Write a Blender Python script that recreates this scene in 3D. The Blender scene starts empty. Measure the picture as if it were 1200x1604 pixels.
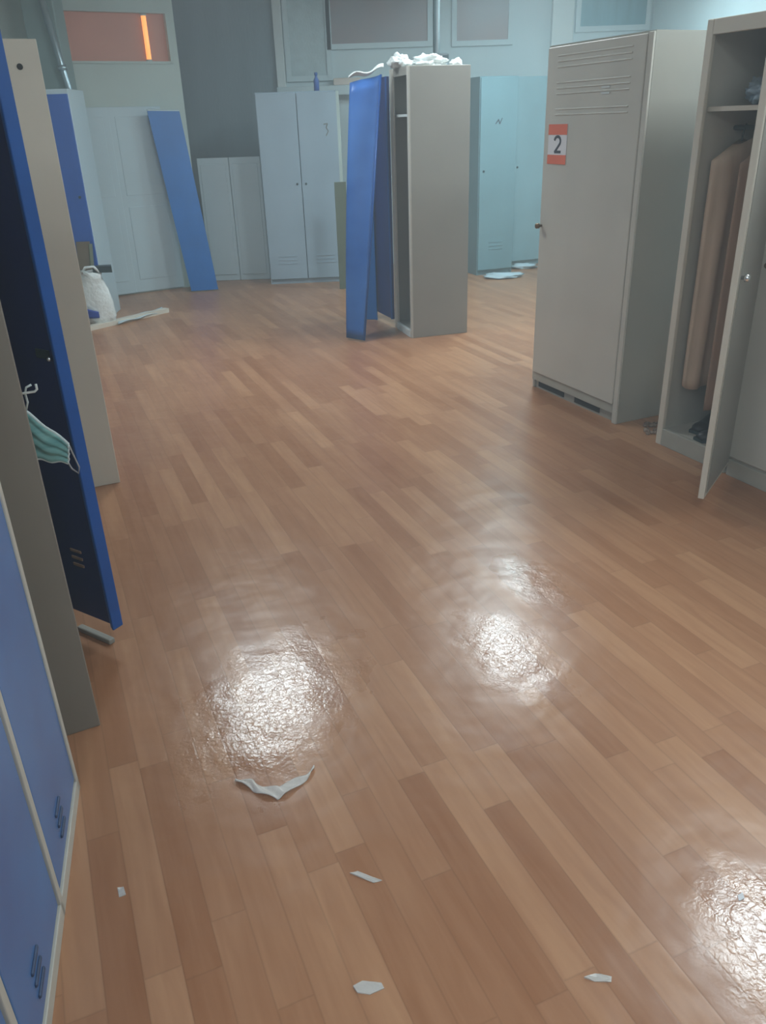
import bpy, bmesh, math, random
from mathutils import Vector, Matrix, noise
random.seed(7)
S = bpy.context.scene
C = S.collection

# ------------------------------------------------------------------ camera
cam_d = bpy.data.cameras.new('camera'); cam = bpy.data.objects.new('camera', cam_d); C.objects.link(cam)
S.camera = cam
cam_d.sensor_fit = 'VERTICAL'; cam_d.sensor_height = 24.0; cam_d.lens = 24.0*1258/1604
cam_d.clip_start = 0.05; cam_d.clip_end = 100
Rw = ((0.9994, -0.0348, 0.0), (-0.0152, -0.4367, 0.8995), (-0.0313, -0.8989, -0.4370))
mt = Matrix(((Rw[0][0], -Rw[0][1], -Rw[0][2], 0), (Rw[1][0], -Rw[1][1], -Rw[1][2], 0), (Rw[2][0], -Rw[2][1], -Rw[2][2], 1.475), (0, 0, 0, 1)))
cam.matrix_world = mt

# ------------------------------------------------------------------ world, exposure, lamps
S.view_settings.view_transform = 'Standard'; S.view_settings.look = 'None'
S.view_settings.gamma = 1; S.view_settings.use_curve_mapping = False
S.view_settings.exposure = 0.5
w = bpy.data.worlds.new('world'); S.world = w; w.use_nodes = True
w.node_tree.nodes['Background'].inputs[0].default_value = (0.62, 0.74, 0.80, 1)
w.node_tree.nodes['Background'].inputs[1].default_value = 0.3
# thin scattering volume added for the lens haze, lifts the dark far walls
hz = w.node_tree.nodes.new('ShaderNodeVolumeScatter'); hz.inputs['Color'].default_value = (.86, .95, 1, 1); hz.inputs['Density'].default_value = .03
w.node_tree.links.new(hz.outputs[0], w.node_tree.nodes['World Output'].inputs['Volume'])
LAMP = 11.0                       # strength of every ceiling panel
LAMP_COL = (0.84, 0.96, 1.0)
FAR_COL = (0.62, 0.92, 1.0)
# x, y, width, length, turn, strength, colour, label
LAMPS = [
 (-0.98, 5.45, .60, .60, 23, 2.7, LAMP_COL, 'square ceiling light panel on the left, mirrored in the rounder wet patch'),
 (1.05, 6.05, .42, .95, 23, 3.0, LAMP_COL, 'long ceiling light panel over the standing open locker'),
 (1.55, 7.35, .45, .6, 23, 4.5, FAR_COL, 'ceiling light panel nearest the back wall on the right'),
 (2.10, 3.05, .60, .60, 23, 2.6, LAMP_COL, 'ceiling light panel above the right row of lockers'),
 (-1.6, 0.6, .60, 1.2, 14, 1.0, LAMP_COL, 'added fill light panel above the near left blue lockers'),  # this lamp and the two below are added fill, out of view
 (0.9, 0.0, .60, 1.2, 14, 1.0, LAMP_COL, 'added fill light panel just behind the viewer on the right'),
 (-0.3, -1.5, .60, 1.2, 14, 1.0, LAMP_COL, 'added fill light panel furthest behind the viewer'),
]

# ------------------------------------------------------------------ materials
def mat(name, col, rough=0.5, var=0.05, scale=6, metal=0.0, bump=0.0, bscale=40, emit=None, estr=0, spec=0.5, trans=0, alpha=1.0, stretch=(1,1,1), col2=None):
    m = bpy.data.materials.new(name); m.use_nodes = True
    nt = m.node_tree; b = nt.nodes['Principled BSDF']
    tc = nt.nodes.new('ShaderNodeTexCoord'); mp = nt.nodes.new('ShaderNodeMapping'); mp.inputs['Scale'].default_value = stretch
    nt.links.new(tc.outputs['Object'], mp.inputs[0])
    nz = nt.nodes.new('ShaderNodeTexNoise'); nz.inputs['Scale'].default_value = scale; nz.inputs['Detail'].default_value = 5
    nt.links.new(mp.outputs[0], nz.inputs['Vector'])
    cr = nt.nodes.new('ShaderNodeValToRGB'); e = cr.color_ramp.elements
    e[0].position = .3; e[1].position = .7
    e[0].color = [c*(1-var) for c in col]+[1] if col2 is None else list(col2)+[1]
    e[1].color = [min(1, c*(1+var)) for c in col]+[1]
    nt.links.new(nz.outputs['Fac'], cr.inputs[0]); nt.links.new(cr.outputs[0], b.inputs['Base Color'])
    b.inputs['Roughness'].default_value = rough; b.inputs['Metallic'].default_value = metal
    b.inputs['Specular IOR Level'].default_value = spec
    b.inputs['Transmission Weight'].default_value = trans; b.inputs['Alpha'].default_value = alpha
    if bump:
        n2 = nt.nodes.new('ShaderNodeTexNoise'); n2.inputs['Scale'].default_value = bscale
        nt.links.new(mp.outputs[0], n2.inputs['Vector'])
        bp = nt.nodes.new('ShaderNodeBump'); bp.inputs['Strength'].default_value = bump; bp.inputs['Distance'].default_value = .02
        nt.links.new(n2.outputs['Fac'], bp.inputs['Height']); nt.links.new(bp.outputs[0], b.inputs['Normal'])
    if emit:
        b.inputs['Emission Color'].default_value = (*emit, 1); b.inputs['Emission Strength'].default_value = estr
    return m
def sr(r, g, b):
    f = lambda c: (c/255/12.92) if c/255 <= .04045 else ((c/255+.055)/1.055)**2.4
    return (f(r), f(g), f(b))

M = {}
M['warm_grey'] = mat('warm grey painted metal', sr(194,191,182), .42, .05, 3)
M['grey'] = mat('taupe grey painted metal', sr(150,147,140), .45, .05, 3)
M['grey_dark'] = mat('dark grey marking', sr(120,118,112), .5, .05, 3)  # tone of the marker scribble
M['cream'] = mat('cream painted metal', sr(208,201,188), .45, .04, 3)
M['side_grey'] = mat('gloss grey painted metal', sr(160,158,150), .28, .05, 3)
M['near_side'] = mat('dull taupe painted metal', sr(138,131,122), .5, .04, 3)
M['bluegrey'] = mat('pale blue grey painted metal', sr(150,168,182), .4, .05, 3)
M['pale_cyan'] = mat('pale cyan painted metal', sr(142,172,180), .4, .06, 3)
M['cyan_mid'] = mat('grey cyan painted metal', sr(118,148,156), .4, .08, 2)
M['blue'] = mat('bright blue painted metal', sr(4,100,176), .4, .08, 3)
M['blue_mid'] = mat('mid blue painted metal', sr(40,88,168), .4, .08, 3)
M['blue_violet'] = mat('violet blue painted metal', sr(60,112,182), .4, .1, 2.5, col2=sr(22,84,160))
M['blue_door'] = mat('near blue door paint', sr(78,126,184), .35, .08, 3, col2=sr(74,108,164))
M['blue_edge'] = mat('blue door edge paint', sr(14,82,160), .4, .1, 6)
M['vent_blue'] = mat('vent slot blue', sr(60,78,108), .5, .1, 10)
M['navy'] = mat('navy metal', sr(22,42,106), .42, .12, 4)  # one even dark blue on both swung-open door leaves
M['dark'] = mat('recess shade', sr(44,44,46), .8, .1, 8)  # shade of openings and holes put into the colour
M['plinth'] = mat('plinth paint', sr(168,166,156), .45, .08, 6)
M['chrome'] = mat('chrome', (.8,.82,.84), .18, .02, 5, metal=1)
M['steel'] = mat('galvanised steel', sr(150,170,178), .3, .1, 8, metal=.7)
M['brass'] = mat('aged brass lock', sr(120,96,70), .4, .1, 30, metal=.6)
M['white'] = mat('white paint', sr(205,212,212), .5, .03, 4)
M['wall'] = mat('pale blue grey wall paint', sr(196,210,214), .7, .04, 1.5, bump=.05, bscale=60)
M['wall_right'] = mat('pale right wall paint', sr(212,226,230), .6, .04, 1.5)
M['wall_left'] = mat('pale left wall paint', sr(170,186,186), .7, .05, 1.5)
M['ceiling'] = mat('ceiling white', sr(210,214,212), .8, .03, 2)
M['dark_wall'] = mat('slate grey wall', sr(126,142,150), .8, .12, 1.2, stretch=(2.5,2.5,.5), bump=.08, bscale=20)
M['band'] = mat('grey green board', sr(176,190,186), .6, .05, 2)
M['pillar_grey'] = mat('grey green pillar paint', sr(128,150,150), .6, .05, 2)
M['panel_white'] = mat('white panel', sr(182,200,208), .4, .04, 1.5)
M['pane_pink'] = mat('frosted mauve pane', sr(134,134,138), .35, .07, 2, col2=sr(150,130,128))
M['pane_orange'] = mat('amber lit pane', sr(150,110,92), .4, .15, 1.5, emit=sr(190,96,62), estr=.10)
M['pane_teal'] = mat('frosted teal pane', sr(120,160,170), .3, .1, 5, stretch=(3,3,.4))
M['pane_frost'] = mat('frosted grey pane', sr(176,194,198), .3, .08, 10, bump=.15, bscale=50)
M['tube'] = mat('warm glowing tube', (1,.6,.25), .4, .01, 3, emit=sr(255,165,80), estr=.8)
M['plastic_white'] = mat('white plastic film', sr(225,232,232), .3, .05, 10, bump=.4, bscale=30)
M['black'] = mat('black leather', sr(26,24,30), .45, .2, 10)
M['slate'] = mat('dark slate plastic', sr(46,62,66), .5, .1, 10)
M['coat_beige'] = mat('beige cloth', sr(204,182,162), .9, .08, 6, stretch=(4,4,.6))
M['coat_brown'] = mat('brown cloth', sr(150,122,104), .9, .1, 6, stretch=(4,4,.6))
M['brown_paper'] = mat('brown cardboard', sr(112,100,84), .85, .15, 8)
M['olive'] = mat('olive board', sr(96,104,88), .7, .1, 5)
M['orange'] = mat('orange print', sr(226,112,84), .5, .04, 8)
M['paper'] = mat('white paper', sr(222,222,226), .6, .02, 8)
M['ink'] = mat('dark ink', sr(62,66,78), .6, .05, 8)
M['mask_green'] = mat('mint green fabric', sr(142,190,188), .8, .06, 12, stretch=(1,1,6), col2=sr(100,156,158))
M['mask_white'] = mat('white fabric edge', sr(205,218,220), .8, .04, 12)
M['elastic'] = mat('grey elastic cord', sr(160,156,160), .8, .05, 12)
M['pinkbox'] = mat('pinkish card', sr(214,200,190), .7, .06, 12)
M['film'] = mat('clear film scrap', sr(236,230,224), .25, .06, 20, bump=.3, bscale=40, alpha=.62)
M['bag_print'] = mat('blue print', sr(30,62,150), .5, .06, 8)
M['dirt'] = mat('dust and rubble', sr(150,132,118), .9, .3, 60, bump=.5, bscale=80, col2=sr(110,92,80))
M['lamp'] = mat('lamp diffuser', (1,1,1), .5, .01, 2)

# wood vinyl floor: strips of planks, random tone, wet patches that only change gloss and relief
def floor_material():
    m = bpy.data.materials.new('wood vinyl floor'); m.use_nodes = True
    nt = m.node_tree; N = nt.nodes; L = nt.links; b = N['Principled BSDF']
    def nd(t, **k):
        n = N.new(t)
        for a, v in k.items(): setattr(n, a, v)
        return n
    def val(x, sock):
        if hasattr(x, 'is_output'): L.new(x, sock)
        else: sock.default_value = x
    def mth(op, a, b_=0.0, c=0.0):
        n = nd('ShaderNodeMath', operation=op); val(a, n.inputs[0]); val(b_, n.inputs[1]); val(c, n.inputs[2]); return n.outputs[0]
    tc = nd('ShaderNodeTexCoord')
    sep = nd('ShaderNodeSeparateXYZ'); L.new(tc.outputs['Object'], sep.inputs[0])
    X, Y = sep.outputs[0], sep.outputs[1]
    a = (-.38, .925)      # along the planks
    v = mth('ADD', mth('MULTIPLY', X, a[0]), mth('MULTIPLY', Y, a[1]))
    u = mth('ADD', mth('MULTIPLY', X, a[1]), mth('MULTIPLY', Y, -a[0]))
    W, LEN = .073, .62
    ur = mth('DIVIDE', u, W); row = mth('FLOOR', ur); fu = mth('FRACT', ur)
    wn = nd('ShaderNodeTexWhiteNoise', noise_dimensions='1D'); L.new(row, wn.inputs['W'])
    vo = mth('ADD', mth('DIVIDE', v, LEN), mth('MULTIPLY', wn.outputs['Value'], 7.3))
    colm = mth('FLOOR', vo); fv = mth('FRACT', vo)
    cx = nd('ShaderNodeCombineXYZ'); L.new(row, cx.inputs[0]); L.new(colm, cx.inputs[1])
    wn2 = nd('ShaderNodeTexWhiteNoise', noise_dimensions='2D'); L.new(cx.outputs[0], wn2.inputs['Vector'])
    tone = wn2.outputs['Value']
    # grain
    cg = nd('ShaderNodeCombineXYZ'); L.new(mth('MULTIPLY', u, 34.), cg.inputs[0]); L.new(mth('MULTIPLY', v, 3.2), cg.inputs[1]); L.new(mth('MULTIPLY', tone, 30.), cg.inputs[2])
    gz = nd('ShaderNodeTexNoise'); gz.inputs['Scale'].default_value = 1.; gz.inputs['Detail'].default_value = 6; gz.inputs['Distortion'].default_value = .6; L.new(cg.outputs[0], gz.inputs['Vector'])
    big = nd('ShaderNodeTexNoise'); big.inputs['Scale'].default_value = 1.6; big.inputs['Detail'].default_value = 4; L.new(tc.outputs['Object'], big.inputs['Vector'])
    t = mth('ADD', mth('MULTIPLY', tone, .62), mth('MULTIPLY', mth('SUBTRACT', gz.outputs['Fac'], .5), .9))
    t = mth('ADD', t, mth('MULTIPLY', mth('SUBTRACT', big.outputs['Fac'], .5), .5))
    t = mth('ADD', t, .16)
    cr = nd('ShaderNodeValToRGB'); e = cr.color_ramp.elements
    e[0].position = 0.; e[0].color = (*FLO, 1); e[1].position = 1.; e[1].color = (*FHI, 1)
    k = cr.color_ramp.elements.new(.5); k.color = (*FMID, 1)
    L.new(t, cr.inputs[0])
    # seams
    edge = mth('MINIMUM', mth('MULTIPLY', mth('MINIMUM', fu, mth('SUBTRACT', 1., fu)), W), mth('MULTIPLY', mth('MINIMUM', fv, mth('SUBTRACT', 1., fv)), LEN))
    seam = nd('ShaderNodeMapRange'); seam.inputs['From Min'].default_value = .0005; seam.inputs['From Max'].default_value = .003; L.new(edge, seam.inputs['Value'])
    seam.inputs['To Min'].default_value = .86; seam.inputs['To Max'].default_value = 1.
    mx = nd('ShaderNodeMix', data_type='RGBA', blend_type='MULTIPLY'); mx.inputs[0].default_value = 1.
    L.new(cr.outputs[0], mx.inputs[6]); L.new(seam.outputs[0], mx.inputs[7]); L.new(mx.outputs[2], b.inputs['Base Color'])
    # wet patches: (centre x, y, half width across, half length along, lean)
    def blob(cx_, cy_, rx, ry, ang):
        dx = mth('SUBTRACT', X, cx_); dy = mth('SUBTRACT', Y, cy_)
        c_, s_ = math.cos(ang), math.sin(ang)
        p = mth('DIVIDE', mth('ADD', mth('MULTIPLY', dx, c_), mth('MULTIPLY', dy, s_)), rx)
        q = mth('DIVIDE', mth('ADD', mth('MULTIPLY', dx, -s_), mth('MULTIPLY', dy, c_)), ry)
        return mth('SQRT', mth('ADD', mth('MULTIPLY', p, p), mth('MULTIPLY', q, q)))
    fld = None
    for q in WET:
        o = blob(*q); fld = o if fld is None else mth('MINIMUM', fld, o)
    nz = nd('ShaderNodeTexNoise'); nz.inputs['Scale'].default_value = 9.; nz.inputs['Detail'].default_value = 5; L.new(tc.outputs['Object'], nz.inputs['Vector'])
    fld = mth('ADD', fld, mth('MULTIPLY', mth('SUBTRACT', nz.outputs['Fac'], .5), 1.3))
    wet = nd('ShaderNodeMapRange', interpolation_type='SMOOTHSTEP'); L.new(fld, wet.inputs['Value'])
    wet.inputs['From Min'].default_value = .4; wet.inputs['From Max'].default_value = 1.35; wet.inputs['To Min'].default_value = 1; wet.inputs['To Max'].default_value = 0
    wv = wet.outputs[0]
    L.new(mth('ADD', mth('MULTIPLY', wv, -.13), .31), b.inputs['Roughness'])
    L.new(mth('ADD', mth('MULTIPLY', wv, .25), .45), b.inputs['Specular IOR Level'])
    rz = nd('ShaderNodeTexNoise'); rz.inputs['Scale'].default_value = 70.; rz.inputs['Detail'].default_value = 3; rz.inputs['Distortion'].default_value = 1.; L.new(tc.outputs['Object'], rz.inputs['Vector'])
    r2 = nd('ShaderNodeTexNoise'); r2.inputs['Scale'].default_value = 7.; r2.inputs['Detail'].default_value = 2; L.new(tc.outputs['Object'], r2.inputs['Vector'])
    h = mth('ADD', mth('MULTIPLY', mth('MULTIPLY', rz.outputs['Fac'], mth('ADD', mth('MULTIPLY', wv, .9), .1)), .0010), mth('MULTIPLY', r2.outputs['Fac'], .004))
    h = mth('ADD', h, mth('MULTIPLY', seam.outputs[0], .0004))
    bp = nd('ShaderNodeBump'); bp.inputs['Strength'].default_value = 1.; bp.inputs['Distance'].default_value = 1.; L.new(h, bp.inputs['Height'])
    L.new(bp.outputs[0], b.inputs['Normal'])
    return m
FLO, FMID, FHI = sr(150,100,68), sr(167,119,87), sr(186,139,104)
WET = [(-.33, 1.83, .23, .36, -.25), (.37, 2.02, .13, .26, .35), (.51, 2.45, .10, .20, .35), (.76, 1.0, .16, .24, .3)]
M['floor'] = floor_material()

# ------------------------------------------------------------------ mesh helpers
def box(bm, a, b, bev=0.0):
    r = bmesh.ops.create_cube(bm, size=1.0); vs = r['verts']
    cx = [(a[i]+b[i])/2 for i in range(3)]; sx = [abs(b[i]-a[i]) for i in range(3)]
    for v in vs: v.co = Vector((v.co.x*sx[0]+cx[0], v.co.y*sx[1]+cx[1], v.co.z*sx[2]+cx[2]))
    if bev:
        es = list({e for v in vs for e in v.link_edges})
        bmesh.ops.bevel(bm, geom=es, offset=bev, segments=2, affect='EDGES', profile=.5)
def tube(bm, pts, r, seg=10):
    rings = []
    pts = [Vector(p) for p in pts]
    for i, p in enumerate(pts):
        d = (pts[min(i+1, len(pts)-1)]-pts[max(i-1, 0)]).normalized()
        a = d.orthogonal().normalized()
        if i and rings:
            a = (pa - pa.dot(d)*d).normalized()
        pa = a; b = d.cross(a); rr = r[i] if isinstance(r, (list, tuple)) else r
        rings.append([bm.verts.new(p+rr*(math.cos(t)*a+math.sin(t)*b)) for t in [2*math.pi*k/seg for k in range(seg)]])
    for A, B in zip(rings, rings[1:]):
        for k in range(seg): bm.faces.new((A[k], A[(k+1) % seg], B[(k+1) % seg], B[k]))
    bm.faces.new(rings[0][::-1]); bm.faces.new(rings[-1])
def prism(bm, poly, z0, z1):
    lo = [bm.verts.new((x, y, z0)) for x, y in poly]; hi = [bm.verts.new((x, y, z1)) for x, y in poly]
    n = len(poly)
    bm.faces.new(lo[::-1]); bm.faces.new(hi)
    for i in range(n): bm.faces.new((lo[i], lo[(i+1) % n], hi[(i+1) % n], hi[i]))
def sheet(bm, f, nu, nv, th):
    """two-sided sheet of thickness th from a point function f(u, v)"""
    P_ = [[Vector(f(i/nu, j/nv)) for j in range(nv+1)] for i in range(nu+1)]
    Nn = [[None]*(nv+1) for _ in range(nu+1)]
    for i in range(nu+1):
        for j in range(nv+1):
            du = P_[min(i+1, nu)][j]-P_[max(i-1, 0)][j]; dv = P_[i][min(j+1, nv)]-P_[i][max(j-1, 0)]
            n = du.cross(dv); Nn[i][j] = n.normalized() if n.length > 1e-12 else Vector((0, 0, 1))
    A = [[bm.verts.new(P_[i][j]+Nn[i][j]*th/2) for j in range(nv+1)] for i in range(nu+1)]
    B = [[bm.verts.new(P_[i][j]-Nn[i][j]*th/2) for j in range(nv+1)] for i in range(nu+1)]
    for i in range(nu):
        for j in range(nv):
            bm.faces.new((A[i][j], A[i+1][j], A[i+1][j+1], A[i][j+1])); bm.faces.new((B[i][j], B[i][j+1], B[i+1][j+1], B[i+1][j]))
    for i in range(nu):
        bm.faces.new((A[i][0], B[i][0], B[i+1][0], A[i+1][0])); bm.faces.new((A[i][nv], A[i+1][nv], B[i+1][nv], B[i][nv]))
    for j in range(nv):
        bm.faces.new((A[0][j], A[0][j+1], B[0][j+1], B[0][j])); bm.faces.new((A[nu][j], B[nu][j], B[nu][j+1], A[nu][j+1]))
def build(name, bm, m, parent=None, smooth=False, loc=None, rot=None):
    bmesh.ops.recalc_face_normals(bm, faces=bm.faces[:])
    me = bpy.data.meshes.new(name); bm.to_mesh(me); bm.free()
    if smooth:
        for p in me.polygons: p.use_smooth = True
    ms = m if isinstance(m, (list, tuple)) else [m]
    for x in ms: me.materials.append(M[x] if isinstance(x, str) else x)
    o = bpy.data.objects.new(name, me); C.objects.link(o)
    if parent: o.parent = parent
    if loc is not None: o.location = loc
    if rot is not None: o.rotation_euler = rot
    return o
def tag(o, label, cat, group=None):
    o['label'] = label; o['category'] = cat
    if group: o['group'] = group
    return o
def thing(name, label, cat, loc=(0,0,0), rz=0, group=None):
    o = bpy.data.objects.new(name, None); C.objects.link(o); o.location = loc; o.rotation_euler = (0, 0, rz); o.empty_display_size = .1
    return tag(o, label, cat, group)
def struct(name, bm, m, parent=None):
    o = build(name, bm, m, parent)
    if parent is None: o['kind'] = 'structure'
    return o
def B(): return bmesh.new()
def bx(name, a, b, m, parent=None, bev=0.0):
    bm = B(); box(bm, a, b, bev); return build(name, bm, m, parent)
def angle(d): return math.atan2(d[1], d[0])

# ------------------------------------------------------------------ room shell
XL, XR, YB, YF, ZC = -3.1, 2.95, 9.6, -2.6, 2.9
bm = B(); box(bm, (XL-.2, YF-.2, -.1), (XR+.2, YB+.2, 0)); struct('floor', bm, 'floor')
bm = B(); box(bm, (XL-.2, YF-.2, ZC), (XR+.2, YB+.2, ZC+.1)); struct('ceiling', bm, 'ceiling')
bm = B(); box(bm, (XL-.2, YB, 0), (-.93, YB+.2, ZC)); struct('wall_back_left', bm, 'dark_wall')
bm = B(); box(bm, (-.93, YB, 0), (XR+.2, YB+.2, ZC)); struct('wall_back', bm, 'wall')
bm = B(); box(bm, (XL-.2, YF, 0), (XL, YB, ZC)); struct('wall_left', bm, 'wall_left')
bm = B(); box(bm, (XR, YF, 0), (XR+.2, YB, ZC)); struct('wall_right', bm, 'wall_right')
bm = B(); box(bm, (XL-.2, YF-.2, 0), (XR+.2, YF, ZC)); struct('wall_front', bm, 'wall')
# pilaster and ledge on the back wall
bm = B(); box(bm, (-.95, YB-.05, 1.80), (-.86, YB, ZC), .005); struct('trim_1', bm, 'white')
bm = B(); box(bm, (-.95, YB-.16, 1.74), (.9, YB, 1.83), .006); struct('trim_2', bm, 'wall')
def window(name, x0, x1, z0, z1, pane, frame='wall', y=YB):
    bm = B(); t = .05
    box(bm, (x0-t, y-.03, z0-t), (x0, y, z1+t)); box(bm, (x1, y-.03, z0-t), (x1+t, y, z1+t))
    box(bm, (x0, y-.03, z0-t), (x1, y, z0)); box(bm, (x0, y-.03, z1), (x1, y, z1+t))
    o = struct(name, bm, frame)
    bx('pane', (x0, y-.012, z0), (x1, y-.001, z1), pane, o)
    return o
window('window_1', -.80, -.42, 1.93, 2.75, 'pane_frost')
window('window_2', -.36, .63, 2.21, 2.75, 'pane_pink')
window('window_3', .93, 1.46, 2.2, 2.75, 'pane_pink')
window('window_4', 2.20, 2.87, 2.29, 2.78, 'pane_teal')
bm = B(); box(bm, (1.90, YB-.08, 0), (2.12, YB, ZC), .005); struct('trim_3', bm, 'white')

# stub partition across the back left corner, with white lower panels, grey band, amber window
pA, pB = Vector((-3.08, 7.84)), Vector((-1.76, 8.62))
pd = (pB-pA); PL = pd.length; pd.normalize(); pz = angle(pd)
bm = B(); box(bm, (0, 0, 0), (PL, .12, 2.02)); box(bm, (0, 0, 2.44), (PL, .12, ZC)); box(bm, (0, 0, 2.02), (.25, .12, 2.44)); box(bm, (PL-.06, 0, 2.02), (PL, .12, 2.44))
part = struct('wall_partition', bm, 'band'); part.location = (pA.x, pA.y, 0); part.rotation_euler = (0, 0, pz)
bm = B()
for a_, b_ in ((.25, .27), (PL-.08, PL-.06)): box(bm, (a_, -.01, 2.02), (b_, .1, 2.44))
box(bm, (.25, -.01, 2.02), (PL-.06, .1, 2.04)); box(bm, (.25, -.01, 2.42), (PL-.06, .1, 2.44))
wn = struct('window_5', bm, 'band'); wn.location = (pA.x, pA.y, 0); wn.rotation_euler = (0, 0, pz)
bx('pane', (.27, .05, 2.04), (PL-.08, .06, 2.42), 'pane_orange', wn)
tl = thing('tube_streak', 'glowing amber tube for the lamp reflection in the orange window', 'lamp', (pA.x+pd.x*1.26+pd.y*.02, pA.y+pd.y*1.26-pd.x*.02, 2.045), pz)  # glowing tube stands in for a lamp's reflected streak
bm = B(); tube(bm, [(0, .04, .0), (0, .04, .36)], .022, 14); build('tube', bm, 'tube', tl, True)
for za in (-.004, .355):
    bm = B(); tube(bm, [(0, .04, za), (0, .04, za+.014)], .028, 14); build('end_cap', bm, 'band', tl)
# white panels on the partition
PN = [(.02, .78, .015, 'large white wall panel standing left of the leaning blue board'), (.79, .50, .012, 'white wall panel behind the leaning blue board')]
for x0, wd, th, lb in PN:
    x1 = min(x0+wd, PL-.01)
    bm = B(); box(bm, (0, -th, .0), (x1-x0, 0, 1.66), .004); box(bm, (.06, -th-.004, .9), (x1-x0-.06, -th+.002, 1.58), .003); box(bm, (.06, -th-.004, .12), (x1-x0-.06, -th+.002, .8), .003)
    o = build('wall_panel', bm, 'panel_white', None, loc=(pA.x+pd.x*x0+pd.y*.003, pA.y+pd.y*x0-pd.x*.003, .012), rot=(0, 0, pz))
    tag(o, lb, 'panel', 'white panels of the back left partition')
# low white boards at the back
for i, (x, lb) in enumerate([(-1.75, 'low white board beside the leaning blue board'), (-1.43, 'low white board beside the grey blue double locker')]):
    bm = B(); box(bm, (x, 8.83, 0), (x+.315, 8.86, 1.20), .005); box(bm, (x+.03, 8.822, .06), (x+.285, 8.832, 1.14), .003)
    tag(build('low_board', bm, 'panel_white'), lb, 'board', 'low white boards against the dark wall')
# pillar and pipe on the left
t = thing('steel_pipe', 'shiny steel pipe rising behind the cream locker', 'pipe', (-2.46, 7.53, 0))
bm = B(); tube(bm, [(0, 0, 0), (0, 0, 1.72), (-.012, 0, 1.82), (-.17, 0, 2.9)], .028, 16); build('pipe', bm, 'steel', t, True)
bm = B(); tube(bm, [(-.030, 0, 1.93), (-.036, 0, 1.97)], .038, 16); build('collar', bm, 'steel', t, True)
bm = B(); box(bm, (-2.76, 7.60, 0), (-2.50, 7.84, ZC), .01); tag(build('pillar', bm, 'pillar_grey'), 'grey green pillar behind the cream locker top', 'pillar')
# pole behind the middle locker
t = thing('metal_pole', 'slim grey metal pole rising behind the middle open locker', 'pole', (.525, 6.98, 0))
bm = B(); tube(bm, [(0, 0, 0), (0, 0, 2.9)], .026, 16); build('pole', bm, 'grey_pole' if 'grey_pole' in M else 'slate', t, True)
bm = B(); box(bm, (-.07, -.05, 1.865), (.09, .05, 1.925), .012); build('bracket', bm, 'slate', t)

# ------------------------------------------------------------------ ceiling lights
for x, y, wx, wy, a, s, col, lb in LAMPS:
    t = thing('ceiling_light', lb, 'ceiling light', (x, y, ZC), math.radians(a), 'ceiling light panels')
    bm = B(); f_ = .03
    box(bm, (-wx/2-f_, -wy/2-f_, -.05), (-wx/2, wy/2+f_, 0)); box(bm, (wx/2, -wy/2-f_, -.05), (wx/2+f_, wy/2+f_, 0))
    box(bm, (-wx/2, -wy/2-f_, -.05), (wx/2, -wy/2, 0)); box(bm, (-wx/2, wy/2, -.05), (wx/2, wy/2+f_, 0)); build('frame', bm, 'white', t)
    lm = mat('lamp glow', (1,1,1), .5, .01, 2, emit=col, estr=LAMP*s)
    bx('diffuser', (-wx/2, -wy/2, -.035), (wx/2, wy/2, -.01), lm, t)

# ------------------------------------------------------------------ lockers
def carcass(w, d, h, t=.018, plinth=.07, shelves=(), mullions=()):
    bm = B()
    box(bm, (0, 0, 0), (t, d, h), .003); box(bm, (w-t, 0, 0), (w, d, h), .003)
    box(bm, (t, d-t, 0), (w-t, d, h)); box(bm, (t, .001, h-t), (w-t, d-t, h)); box(bm, (t, .001, plinth-t), (w-t, d-t, plinth))
    box(bm, (t, .002, h-.05), (w-t, .018, h-t)); box(bm, (t, .012, 0), (w-t, .03, plinth-t))
    for z in shelves: box(bm, (t, .03, z), (w-t, d-t, z+.015))
    for x in mullions: box(bm, (x-.014, .001, plinth), (x+.014, .03, h-.05), .003)
    return bm
def louvers(bm, x0, x1, zs, y):
    for z in zs:
        box(bm, (x0, y-.005, z), (x1, y+.004, z+.006), .002)
def locker(name, label, origin, xdir, w, d, h, body, group=None, **k):
    t = thing(name, label, 'locker', (origin[0], origin[1], 0), angle(xdir), group)
    build('body', carcass(w, d, h, **k), body, t)
    return t
def door(t, x0, x1, z0, z1, m, lou=(), y=-.016, name='door', louw=(.3, .7), **k):
    bm = B(); box(bm, (x0, y, z0), (x1, y+.018, z1), .003)
    w_ = x1-x0
    if lou: louvers(bm, x0+w_*louw[0], x0+w_*louw[1], lou, y)
    return build(name, bm, m, t)
def knob(d, x, z, y=-.016, m='chrome', r=.012, L_=.03, name='knob'):
    bm = B(); tube(bm, [(x, y, z), (x, y-L_*.5, z), (x, y-L_*.55, z), (x, y-L_, z), (x, y-L_-.003, z)], [r*.5, r*.5, r, r, r*.6], 12)
    return build(name, bm, m, d, True)
def keyhole(d, x, z, y=-.016, m='brass'):
    bm = B(); tube(bm, [(x, y+.002, z), (x, y-.006, z)], .011, 12); box(bm, (x-.002, y-.009, z-.006), (x+.002, y-.005, z+.006))
    return build('lock', bm, m, d)
RX = (.404, -.915)      # along the right row, towards the viewer
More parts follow.
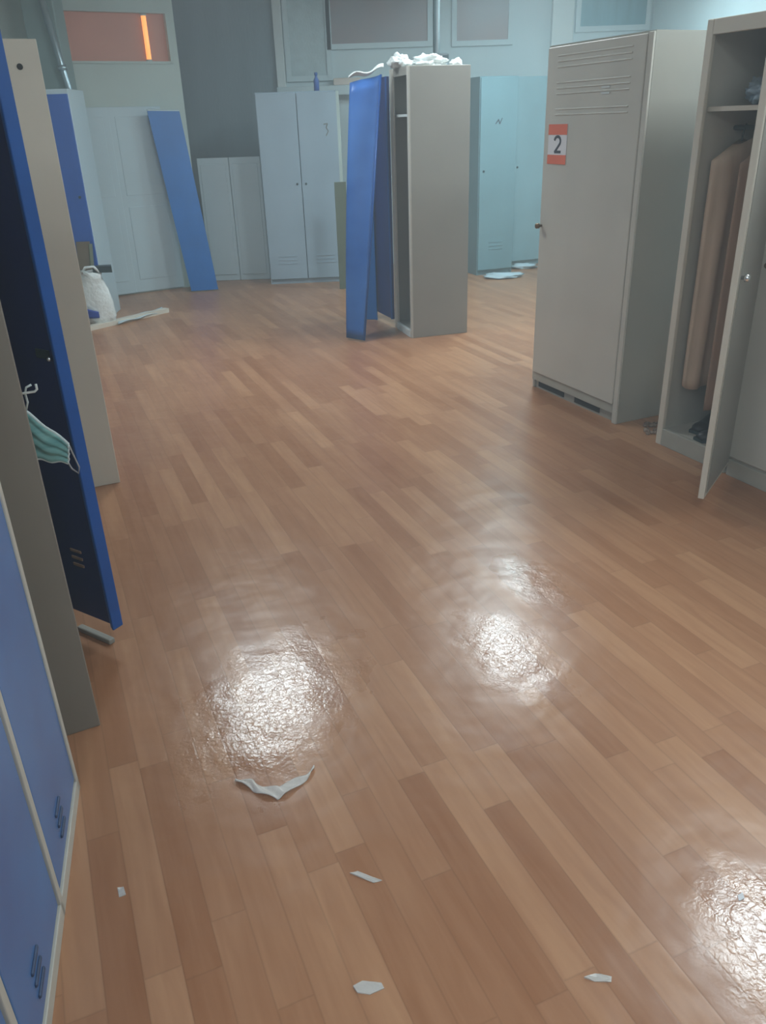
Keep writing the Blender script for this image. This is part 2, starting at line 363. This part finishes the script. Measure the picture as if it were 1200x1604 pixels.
# numbered locker
t = locker('metal_locker', 'tall grey locker carrying the orange 2 sign', (.935, 4.713), RX, .78, .5, 1.795, 'side_grey', plinth=.09)
bm = B(); box(bm, (.012, -.016, .10), (.745, .002, 1.785), .004)
for z in [1.74, 1.715, 1.69, 1.62, 1.595, 1.57, 1.50, 1.475]: box(bm, (.10, -.019, z), (.66, -.012, z+.007), .002)
d = build('door', bm, 'warm_grey', t)
knob(d, .03, .93, m='brass', r=.014, L_=.035, name='handle')
for i, z in enumerate((1.585, 1.56)): bx('vent', (.46, -.0195, z), (.52, -.0165, z+.008), 'white', d)
sg = bx('number_sign', (.055, -.0185, 1.245), (.215, -.0165, 1.435), 'paper', d); sg['label'] = 'orange and white sign with the number 2'
bx('orange_band', (.055, -.0200, 1.385), (.215, -.0184, 1.435), 'orange', d); bx('orange_band', (.055, -.0200, 1.245), (.215, -.0184, 1.290), 'orange', d)
# the figure 2
bm = B(); pts = []
for k in range(11):
    a_ = math.radians(170-k*21); pts.append((.137+.026*math.cos(a_), 1.355+.022*math.sin(a_)))
pts += [(.118, 1.304)]
pts2 = pts+[(.165, 1.304)]
for (x0, z0), (x1, z1) in zip(pts2, pts2[1:]):
    dx, dz = x1-x0, z1-z0; l = math.hypot(dx, dz) or 1; nx, nz_ = -dz/l*.0065, dx/l*.0065
    vs = [bm.verts.new((x, yy, z)) for yy in (-.0200, -.0186) for x, z in ((x0+nx-dx*.08, z0+nz_-dz*.08), (x1+nx+dx*.08, z1+nz_+dz*.08), (x1-nx+dx*.08, z1-nz_+dz*.08), (x0-nx-dx*.08, z0-nz_-dz*.08))]
    bm.faces.new(vs[:4]); bm.faces.new(vs[4:][::-1])
    for i in range(4): bm.faces.new((vs[i], vs[4+i], vs[4+(i+1) % 4], vs[(i+1) % 4]))
build('number_two', bm, 'ink', d)
for x0, x1 in ((.05, .30), (.40, .62)):
    bx('gap_shade', (x0, .008, .012), (x1, .0125, .045), 'dark', t)  # solid dark slab for the shaded opening under the plinth
bx('plinth', (.0, -.006, .048), (.78, .012, .098), 'plinth', t, .003)
bx('corner_strip', (.748, -.012, .0), (.78, .0, 1.79), 'warm_grey', t, .003)

# open locker on the right
t = locker('metal_locker', 'open cream grey locker with coats and black shoes inside', (1.37, 3.72), RX, .44, .5, 1.80, 'warm_grey', plinth=.075, shelves=())
bx('door_jamb', (.0, -.008, .0), (.035, .012, 1.80), 'cream', t, .003)
bx('top_rail', (.035, -.008, 1.745), (.44, .012, 1.80), 'cream', t, .003)
bx('plinth', (.035, -.008, .0), (.44, .012, .085), 'plinth', t, .003)
bx('shelf', (.02, .03, 1.47), (.42, .48, 1.488), 'cream', t)
bx('dark_back', (.02, .47, .08), (.42, .481, 1.78), 'slate', t)  # slate sheet over the real back, puts the inside's shade into colour
bm = B(); tube(bm, [(.02, .2, 1.405), (.42, .2, 1.405)], .010, 10); build('hanging_rail', bm, 'slate', t, True)
hx, hy = (.44, -.008)
# door leaf hinged on the near side, swung out
lf = bpy.data.objects.new('door', None)
ang = math.atan2(2.955-3.317, 1.30-1.548) - angle(RX)    # in locker coordinates
bm = B(); box(bm, (0, -.002, .05), (.432, .016, 1.76), .003); box(bm, (.418, -.008, .05), (.436, .016, 1.76), .003); box(bm, (0, -.008, .05), (.02, .016, 1.76), .003)
ld = build('door', bm, 'cream', t, loc=(hx, hy, 0), rot=(0, 0, ang))
bm = B(); box(bm, (.02, .0155, .07), (.412, .0185, 1.74)); build('shaded_face', bm, 'grey', ld)  # grey over the cream leaf, the outer side's shade as colour
bm = B(); tube(bm, [(.40, .018, .925), (.40, .03, .925), (.40, .031, .925), (.40, .045, .925), (.40, .049, .925)], [.007, .007, .015, .015, .008], 14); build('knob', bm, 'chrome', ld, True)
# next closed locker
t = locker('metal_locker', 'closed cream grey double locker at the right edge, nearest the viewer', (1.553, 3.305), RX, .84, .5, 1.80, 'warm_grey', plinth=.085)
bx('plinth', (.0, -.008, .0), (.84, .012, .075), 'plinth', t, .003)
for x0, x1 in ((.008, .417), (.423, .832)):
    d = door(t, x0, x1, .092, 1.785, 'warm_grey', [1.60, 1.63, 1.66])
    keyhole(d, x0+.032 if x0 < .1 else x1-.05, .915)

# middle open locker
MX = (.28, -.96)
mo = (.155, 6.404)
t = locker('metal_locker', 'tall grey open locker standing alone in mid room', mo, MX, .41, .44, 1.80, 'grey', plinth=.05)
bx('shelf', (.018, .02, 1.50), (.392, .42, 1.516), 'white', t)
bx('door_jamb', (.0, -.006, .0), (.07, .010, 1.80), 'warm_grey', t, .003)
bx('door_jamb', (.375, -.006, .0), (.41, .010, 1.80), 'warm_grey', t, .003)
bx('plinth', (.07, -.012, .0), (.375, .010, .055), 'white', t, .004)
bx('dark_back', (.02, .415, .05), (.39, .421, 1.78), 'slate', t)
# navy inner side of its door, swung right round, with blue face
nl = angle((-.36, .93)) - angle(MX)
bm = B(); box(bm, (0, -.009, .06), (.36, .009, 1.76), .003); dn = build('door', bm, 'navy', t, loc=(-.012, -.012, 0), rot=(0, 0, nl)); dn['label'] = 'navy door swung wide open'
bm = B(); box(bm, (0, .009, .06), (.012, .02, 1.76), .002); box(bm, (.348, .009, .06), (.36, .02, 1.76), .002); build('door_edge', bm, 'blue_edge', dn)

# loose blue panels leaning at the middle locker
def quadsheet(bl, br, tl_, tr, bulge, th, nu=8, nv=24, twist=0):
    bl, br, tl_, tr = map(Vector, (bl, br, tl_, tr))
    def f(u, v):
        a_ = bl.lerp(br, u); b_ = tl_.lerp(tr, u); p = a_.lerp(b_, v)
        nrm = (br-bl).cross(tl_-bl).normalized()
        return p + nrm*bulge*math.sin(math.pi*v)*(1-.6*u)+nrm*twist*math.sin(2*math.pi*u)*v
    bm = B(); sheet(bm, f, nu, nv, th); return bm
t = thing('blue_locker_door', 'twisted loose blue door leaning on the middle locker', 'door panel', (-.16, 6.02, 0))
o_ = Vector((-.16, 6.02, 0))
bl, br, tl_, tr = Vector((-.23, 6.06, .012)), Vector((-.095, 5.95, .012)), Vector((-.125, 6.24, 1.72)), Vector((.09, 6.26, 1.765))
bm = quadsheet(bl-o_, br-o_, tl_-o_, tr-o_, .02, .006, twist=.01); build('panel', bm, 'blue_violet', t, True)
bm = B(); tube(bm, [br-o_, (br-o_).lerp(tr-o_, .5)+Vector((.002, -.01, 0)), tr-o_], .008, 8); build('folded_edge', bm, 'blue_edge', t, True)
t = thing('blue_locker_door', 'narrow bright blue door standing between the twisted door and the navy door', 'door panel', (-.10, 6.72, 0), angle((.95, -.25)))
bm = B(); box(bm, (-.02, -.008, .0), (.115, .008, 1.62), .003); build('panel', bm, 'blue', t)
bm = B(); box(bm, (-.02, -.018, .0), (-.008, -.008, 1.62), .002); box(bm, (.103, -.018, 0), (.115, -.008, 1.62), .002); build('folded_edge', bm, 'blue', t)

# white plastic bundle on the middle locker
def crumple(name, label, cat, loc, size, m, amp=.35, seed=0, parent=None, freq=3, sub=4):
    bm = B(); bmesh.ops.create_icosphere(bm, subdivisions=sub, radius=1)
    for v in bm.verts:
        n = noise.fractal(v.co*freq*.6+Vector((seed, seed*2.3, 0)), .7, 2.1, 4)
        v.co *= 1+amp*n
        v.co = Vector((v.co.x*size[0], v.co.y*size[1], v.co.z*size[2]))
    zmin = min(v.co.z for v in bm.verts)
    cut = zmin*.72
    for v in bm.verts: v.co.z = max(v.co.z, cut)-cut
    o = build(name, bm, m, parent, True, loc=loc)
    if parent is None: tag(o, label, cat)
    return o
crumple('plastic_bag', 'white plastic bag bunched on the front corner of the middle locker', 'bag', (.22, 6.26, 1.80), (.075, .10, .045), 'plastic_white', .4, 3)
crumple('plastic_bag', 'white plastic bag lying on top of the middle locker beside the pole', 'bag', (.42, 6.38, 1.80), (.12, .07, .045), 'plastic_white', .45, 9)
crumple('plastic_bag', 'small white plastic scrap to the right of the pole on the middle locker', 'bag', (.62, 6.42, 1.80), (.04, .04, .03), 'plastic_white', .45, 5, sub=3)
bm = B()
def fwhite(u, v):
    p = Vector((-.13, 6.225, 1.75)).lerp(Vector((.11, 6.27, 1.815)), u)
    return p+Vector((0, .04*v-.02, .012*math.sin(u*9)+.01*math.sin(v*3+u*5)))
sheet(bm, fwhite, 16, 5, .008); tag(build('plastic_strip', bm, 'plastic_white', None, True), 'white plastic strip draped over the top edge of the twisted blue door', 'plastic strip')

# grey blue double locker at the back
t = locker('metal_locker', 'grey blue double locker against the low white boards', (-1.07, 8.50), (1, .045), .77, .42, 1.755, 'bluegrey', plinth=.05)
for i, (x0, x1) in enumerate(((.006, .382), (.388, .764))):
    d = door(t, x0, x1, .05, 1.745, 'bluegrey', [.20, .235, .27], louw=(.25, .75))
    keyhole(d, x1-.04 if i == 0 else x0+.04, .95, m='slate')
    if i == 1:
        bm = B()
        for (a0, b0), (a1, b1) in (((.63, 1.47), (.67, 1.475)), ((.67, 1.475), (.655, 1.44)), ((.655, 1.44), (.675, 1.41)), ((.675, 1.41), (.65, 1.37))):
            tube(bm, [(a0, -.0165, b0), (a1, -.0165, b1)], .0045, 6)
        o = build('scribble', bm, 'grey_dark', d); o['label'] = 'dark marker scribble on the door'
bx('side_strip', (.758, -.016, 0), (.79, .42, 1.75), 'band', t, .003)

# olive board behind
bm = B(); box(bm, (-.02, -.01, 0), (.09, .01, .98), .003); tag(build('olive_board', bm, 'olive', loc=(-.33, 8.12, 0)), 'narrow olive board standing behind the twisted blue door', 'board')

# lockers at the back right
t = locker('metal_locker', 'grey cyan locker with marker scribble right of the middle locker', (1.06, 8.60), (.94, .34), .41, .42, 1.83, 'cyan_mid', plinth=.05)
d = door(t, .006, .404, .05, 1.82, 'cyan_mid', [.25, .285, .32])
bm = B()
for (a0, b0), (a1, b1) in (((.17, 1.42), (.20, 1.46)), ((.20, 1.46), (.215, 1.42)), ((.215, 1.42), (.24, 1.47))): tube(bm, [(a0, -.0165, b0), (a1, -.0165, b1)], .005, 6)
o = build('scribble', bm, 'ink', d); o['label'] = 'dark marker scribble on the door'
keyhole(d, .05, 1.0, m='slate')
t = locker('metal_locker', 'pale cyan locker furthest back on the right, half hidden', (1.47, 9.12), (.94, .34), .42, .28, 1.84, 'pale_cyan', plinth=.05)
d = door(t, .006, .414, .05, 1.83, 'pale_cyan'); keyhole(d, .06, 1.0, m='slate')

# left row ------------------------------------------------------
NX = (-.23, .973)         # along the left row, away from the viewer
# near blue locker: three doors; origin is its near end
n0 = Vector((-.79, 1.52)) - Vector(NX)*1.485
# local x runs near -> far so that local -y faces the room
t = locker('metal_locker', 'near grey framed locker with blue doors at the lower left', n0, NX, 1.485, .42, 1.80, 'near_side', mullions=(.372, .743, 1.114), plinth=.03)
for i in range(4):
    x0 = .014+.371*i+.004; x1 = x0+.371-.036+.004
    x0 += .006
    bm = B(); box(bm, (x0, -.004, .045), (x1, .012, 1.75), .003)
    d = build('door', bm, 'blue_door', t)
    bm = B()
    for z in (.085, .115, .145): 
        box(bm, (x0+.10, -.009, z), (x0+.16, -.003, z+.010), .003)
    build('vent', bm, 'vent_blue', d)
    keyhole(d, x0+.04, .95, y=-.004)
bm = B()
for x in (0.012, .372, .743, 1.114, 1.473): box(bm, (x-.011, -.008, .0), (x+.011, .004, 1.80), .002)
box(bm, (0, -.008, 0), (1.485, .004, .038), .002); build('frame', bm, 'warm_grey', t)

# grey locker behind it, end panel facing the viewer
G0 = Vector((-.8, 1.75)); GN = (-.44, .898)
t = locker('metal_locker', 'taupe grey locker with a face mask on its handle, left row', G0, GN, .36, .46, 1.80, 'near_side', plinth=.05)
d = door(t, .019, .341, .05, 1.78, 'near_side', y=.002)
bm = B(); tube(bm, [(.19, .004, .90), (.19, -.034, .90), (.19, -.040, .905), (.19, -.040, .918)], .0032, 8); hk = build('handle', bm, 'plastic_white', d, True)

# face mask
t = thing('face_mask', 'mint green face mask hanging from the taupe locker handle', 'face mask', (-.86, 1.955, .66))
o_ = Vector((-.86, 1.955, .66))
def Wp(*p): return Vector(p)-o_
a0, a1, a2, a3 = Wp(-.905, 1.95, .855), Wp(-.806, 1.955, .752), Wp(-.817, 1.955, .700), Wp(-.895, 1.95, .715)
def fm(u, v):
    p = a3.lerp(a2, u).lerp(a0.lerp(a1, u), v)
    return p+Vector((.0, -.012*math.sin(math.pi*u)*math.sin(math.pi*v)-.004*math.sin(v*22), .003*math.sin(u*10)))
bm = B(); sheet(bm, fm, 14, 16, .003); build('pleats', bm, 'mask_green', t, True)
bm = B(); tube(bm, [fm(u/10, 1) for u in range(11)], .004, 6); tube(bm, [fm(u/10, 0) for u in range(11)], .004, 6); tube(bm, [fm(1, u/10) for u in range(11)], .003, 6); build('edge_binding', bm, 'mask_white', t, True)
bm = B(); tube(bm, [a1, Wp(-.80, 1.957, .72), Wp(-.792, 1.958, .685), Wp(-.797, 1.958, .668), Wp(-.812, 1.957, .682), a2], .0022, 6); build('ear_loop', bm, 'elastic', t, True)
bm = B(); tube(bm, [a0+Vector((.012, 0, -.01)), Wp(-.881, 1.945, .87), Wp(-.880, 1.94, .895), Wp(-.874, 1.94, .91), Wp(-.862, 1.945, .915)], .0028, 6); build('ear_loop', bm, 'mask_white', t, True)

# set back locker with its navy door swung out
OD = Vector((-.84, .54)).normalized()
hinge = Vector((-.84, 2.13))+OD*.40
t = locker('metal_locker', 'set back locker whose navy door swings into the aisle', (-1.19-.02, 2.36-.42), (0, 1), .44, .40, 1.78, 'near_side', plinth=.05)
t.location = (-1.20, 2.03, 0)
iv = Matrix.Rotation(-angle((0, 1)), 2)
hl = iv @ (hinge-Vector((-1.20, 2.03))); dl = angle(-OD)-angle((0, 1))
bm = B(); box(bm, (0, -.009, .075), (.40, .009, 1.72), .003); dn = build('door', bm, 'navy', t, loc=(hl.x, hl.y, 0), rot=(0, 0, dl)); dn['label'] = 'navy inner side with bright blue folded edge'
bm = B(); box(bm, (.384, -.024, .075), (.404, -.007, 1.72), .003); box(bm, (.396, -.03, .075), (.406, .009, 1.72), .003); build('door_edge', bm, 'blue_edge', dn)
bm = B(); tube(bm, [(.365, -.008, .93), (.365, -.022, .93), (.365, -.028, .93)], [.007, .007, .004], 10); build('lock_pin', bm, 'chrome', dn, True)
bm = B(); box(bm, (.30, -.014, .925), (.355, -.008, .95), .002); build('lock_plate', bm, 'slate', dn)
bm = B()
for z in (.26, .285, .31): box(bm, (.25, -.013, z), (.30, -.008, z+.010), .002)
build('vent', bm, 'coat_brown', dn)
# grey strip on the floor below that door
bm = B(); box(bm, (-.08, -.011, 0), (.08, .011, .018), .004); tag(build('grey_bar', bm, 'grey', loc=(-.945, 2.185, 0), rot=(0, 0, angle((.83, -.55)))), 'short grey bar on the floor under the navy door', 'metal strip')

# cream locker in the left row
cr_d = (-.42, .9075)
t = locker('metal_locker', 'cream locker in the left row beyond the navy door', (-1.22, 3.45), cr_d, .80, .46, 1.79, 'cream', plinth=.06)
for x0, x1 in ((.008, .397), (.403, .792)):
    d = door(t, x0, x1, .06, 1.78, 'blue_mid', y=.004); keyhole(d, x0+.04, .95, y=.004)
bm = B(); tube(bm, [(-.002, .075, 1.70), (.004, .075, 1.70)], .011, 12); build('rivet_hole', bm, 'dark', t)

# tall blue locker in the far left corner
t = locker('metal_locker', 'blue fronted locker in the far left corner above the white bag', (-2.60, 7.02), (1, .05), .28, .45, 1.78, 'panel_white', plinth=.05)
d = door(t, .006, .274, .05, 1.745, 'blue_mid'); keyhole(d, .23, 1.0, m='slate')

# leaning blue board
t = thing('blue_board', 'bright blue board leaning against the white partition panels', 'board', (-1.71, 8.25, 0))
bl, br, tl_, tr = Vector((-.13, -.02, .01)), Vector((.13, .03, .01)), Vector((-.335, .05, 1.635)), Vector((-.065, .17, 1.625))
nrm = (br-bl).cross(tl_-bl).normalized()
bm = B(); sheet(bm, lambda u, v: bl.lerp(br, u).lerp(tl_.lerp(tr, u), v), 4, 8, .018); build('panel', bm, 'blue', t)
bm = B(); tube(bm, [tl_, tr], .011, 8); build('top_edge', bm, 'panel_white', t)

# white bag and clutter at the far left
t = thing('plastic_bag', 'white plastic bag with blue print standing in the far left corner', 'bag', (-2.33, 6.84, 0))
bm = B()
prof = [(0, .11), (.08, .13), (.20, .125), (.30, .115), (.40, .08), (.44, .10)]
rings = []
for k, (z, r) in enumerate(prof):
    rings.append([bm.verts.new(((r*(1.0+.12*math.sin(3*a_+k)))*math.cos(a_), .6*r*(1+.12*math.sin(4*a_+2*k))*math.sin(a_), z*(1+.05*math.sin(2*a_)))) for a_ in [2*math.pi*i/28 for i in range(28)]])
for A_, B_ in zip(rings, rings[1:]):
    for i in range(28): bm.faces.new((A_[i], A_[(i+1) % 28], B_[(i+1) % 28], B_[i]))
bm.faces.new(rings[0][::-1]); bm.faces.new(rings[-1]); build('bag_body', bm, 'plastic_white', t, True)
bm = B(); sheet(bm, lambda u, v: (-.12+.15*u, -.085-.014*math.sin(math.pi*u), .08+.10*v*(1-.5*u)), 8, 4, .006); build('printed_patch', bm, 'bag_print', t, True)
bm = B(); tube(bm, [(-.07, -.03, .43), (-.03, -.04, .48), (.04, -.04, .485), (.08, -.02, .43)], .011, 8); build('handle', bm, 'plastic_white', t, True)
bm = B(); prism(bm, [(-.07, -.03), (.09, -.04), (.06, .05), (-.05, .04)], 0, .05); tag(build('plastic_scrap', bm, 'slate', loc=(-2.235, 6.84, .435)), 'dark scrap on top of the white printed bag', 'scrap')
t = thing('cardboard_piece', 'brown cardboard piece leaning upright behind the white printed bag', 'cardboard', (-2.43, 6.985, 0))
bm = B(); sheet(bm, lambda u, v: (-.05+.11*u+.02*v, .0-.045*(1-v)+.008*math.sin(v*7), .66*v), 4, 10, .012); build('board', bm, 'brown_paper', t)
bm = B(); sheet(bm, lambda u, v: (.055+.018*u+.02*v, -.055+.045*v+.03*u, .30+.34*v), 3, 6, .008); build('folded_flap', bm, 'olive', t)
# boards and film on the floor there
bm = B(); prism(bm, [(-2.40, 6.58), (-1.85, 7.28), (-1.90, 7.32), (-2.45, 6.62)], 0, .035); tag(build('trim_board', bm, 'cream'), 'long pale trim board lying on the floor at the far left', 'board')
bm = B()
def ff(u, v): return (-2.17+.28*u-.05*v, 6.80+.44*u+.16*v, .012+.012*abs(math.sin(u*7+v*4)))
sheet(bm, ff, 16, 10, .004); tag(build('plastic_sheet', bm, 'panel_white', None, True), 'crumpled pale plastic sheet on the floor behind the trim board', 'plastic sheet')

# little things at the back
t = thing('blue_bottle', 'small dark blue bottle standing on the grey blue double locker', 'bottle', (-.50, 8.80, 1.755))
bm = B(); tube(bm, [(0, 0, 0), (0, 0, .10), (0, 0, .125), (0, 0, .14)], [.026, .026, .012, .012], 14); build('bottle_body', bm, 'blue_mid', t, True)
bm = B(); tube(bm, [(0, 0, .14), (0, 0, .165)], .016, 12); build('cap', bm, 'blue_edge', t, True)
bm = B(); box(bm, (-.14, -.04, 0), (.14, .04, .065), .008); tag(build('card_box', bm, 'pinkbox', loc=(-.22, 9.51, 1.831)), 'pinkish white box on the back wall ledge', 'box')
for i, (x, y, s, lb) in enumerate([(1.30, 8.42, .09, 'crumpled white film on the floor at the foot of the scribbled cyan locker'), (1.62, 8.95, .07, 'crumpled white film on the floor before the furthest cyan locker')]):
    crumple('plastic_scrap', lb, 'plastic scrap', (x, y, 0), (s*2, s, .03), 'panel_white', .5, i+11, sub=3)

# things in the open locker (world frame through its axes)
def OL(x, y, z): return Vector((1.37+RX[0]*x-RX[1]*y, 3.72+RX[1]*x+RX[0]*y, z))
oa = angle(RX)
def garment(label, m, x, y0, y1, top, bot, th, seed):
    t = thing('coat', label, 'coat', OL(x, (y0+y1)/2, 0), oa)
    bm = B(); rings = []; n = 36; hd = (y1-y0)/2
    for k in range(21):
        v = k/20; z = top+(bot-top)*v
        sh = min(1, v*14+.45)
        rings.append([bm.verts.new((th/2*(.5+.5*sh)*math.cos(a_)*(1+.35*math.sin(9*a_+seed+v)*min(1, v*3)), hd*sh*(1-.12*v)*math.sin(a_)-.02*v, z+.012*math.sin(3*a_+seed)*v-(.03*abs(math.sin(a_)) if k < 2 else 0))) for a_ in [2*math.pi*i/n for i in range(n)]])
    for A_, B_ in zip(rings, rings[1:]):
        for i in range(n): bm.faces.new((A_[i], A_[(i+1) % n], B_[(i+1) % n], B_[i]))
    bm.faces.new(rings[0]); bm.faces.new(rings[-1][::-1]); build('cloth', bm, m, t, True)
    bm = B(); tube(bm, [(0, -.03, top-.01), (0, -.03, top+.02), (.004, -.03, 1.395), (.0, -.018, 1.42), (0, -.01, 1.40)], .0035, 8); build('hook', bm, 'slate', t, True)
    return t
garment('beige coat hanging at the far side of the open right locker', 'coat_beige', .08, .035, .40, 1.365, .30, .08, 1)
garment('brown coat hanging beside the beige coat in the open right locker', 'coat_brown', .205, .07, .42, 1.36, .22, .09, 4)
def shoe(label, x, y, rz):
    t = thing('shoe', label, 'shoe', OL(x, y, .076), oa+rz, 'black shoes in the open locker')
    bm = B(); rings = []
    for k in range(9):
        s_ = k/8; yy = -.13+.26*s_; wd = .036+.012*math.sin(math.pi*s_*.9); hh = .035+.065*max(0, (s_-.35)/.65)**.8
        if k == 0: wd *= .6; hh *= .7
        rings.append([bm.verts.new((wd*math.cos(a_), yy, .012+max(0, hh*math.sin(a_))+(.0 if math.sin(a_) >= 0 else .0))) for a_ in [2*math.pi*i/14 for i in range(14)]])
    for A_, B_ in zip(rings, rings[1:]):
        for i in range(14): bm.faces.new((A_[i], A_[(i+1) % 14], B_[(i+1) % 14], B_[i]))
    bm.faces.new(rings[0]); bm.faces.new(rings[-1][::-1]); build('upper', bm, 'black', t, True)
    bm = B(); prism(bm, [(-.03, -.135), (.03, -.135), (.047, -.05), (.04, .13), (-.04, .13), (-.047, -.05)], 0, .014); build('sole', bm, 'slate', t)
shoe('black shoe further in on the floor of the open locker', .12, .22, .2)
shoe('black shoe nearer the swung door on the floor of the open locker', .25, .16, -.15)
# hook on the shelf
crumple('crumpled_bag', 'grey crumpled bag on the top shelf of the open right locker', 'bag', OL(.19, .16, 1.488), (.07, .08, .05), 'bluegrey', .45, 21)

# small scraps on the floor
def scrap(label, poly, m='film', name='plastic_scrap', h=.003):
    cx = sum(p[0] for p in poly)/len(poly); cy = sum(p[1] for p in poly)/len(poly)
    bm = B(); prism(bm, [(x-cx, y-cy) for x, y in poly], 0, h)
    bmesh.ops.subdivide_edges(bm, edges=bm.edges[:], cuts=2, use_grid_fill=True)
    for v in bm.verts:
        if v.co.z > .001: v.co.z += .004*noise.noise(v.co*60)
    tag(build(name, bm, m, loc=(cx, cy, 0)), label, 'scrap')
SCR = []
arc = [(-.392, 1.520), (-.350, 1.502), (-.315, 1.482), (-.285, 1.472), (-.252, 1.490), (-.222, 1.520), (-.192, 1.556)]
def fa(u, v):
    k = u*(len(arc)-1); i = min(int(k), len(arc)-2); f = k-i
    p = Vector(arc[i]).lerp(Vector(arc[i+1]), f); w_ = .006+.030*math.sin(math.pi*u)**.8*(1+.25*math.sin(u*13))
    return (p.x+.006*math.sin(u*17), p.y+(v-.5)*w_, .006+.004*math.sin(u*21+v*5))
bm = B(); sheet(bm, fa, 40, 6, .003); tag(build('plastic_scrap', bm, 'film', None, True), 'curved white film strip on the floor in front of the rounder wet patch', 'scrap')
scrap('small pale scrap on the floor at the bottom edge centre', [(-0.088,0.978),(-0.07,0.988),(-0.034,0.984),(-0.029,0.973),(-0.056,0.962),(-0.08,0.966)])
scrap('thin clear scrap on the floor near the bottom, right of centre', [(0.351,0.98),(0.374,0.987),(0.404,0.981),(0.4,0.97),(0.369,0.972)])
scrap('tiny pale speck on the floor near the blue locker doors', [(-0.603,1.217),(-0.59,1.219),(-0.58,1.2),(-0.593,1.194)])
scrap('thin pale sliver on a plank in the lower middle of the floor', [(-0.1,1.235),(-0.083,1.238),(-0.03,1.213),(-0.048,1.208)])
scrap('small white speck at the edge of the speckled wet patch', [(0.711,1.146),(0.723,1.151),(0.722,1.138),(0.709,1.133)], 'paper')
bm = B()
for i in range(60):
    a_ = random.random(); b_ = random.random()
    p = Vector((1.40, 4.0)).lerp(Vector((1.335, 3.90)), a_)+Vector((.22*b_, .05*b_-.1*a_))
    s = random.uniform(.006, .02); bmesh.ops.create_icosphere(bm, subdivisions=1, radius=s, matrix=Matrix.Translation((p.x, p.y, s*.4)) @ Matrix.Scale(.6, 4, (0, 0, 1)))
o = tag(build('rubble', bm, 'dirt'), 'dust and rubble in the gap between the two right lockers', 'rubble'); o['kind'] = 'stuff'
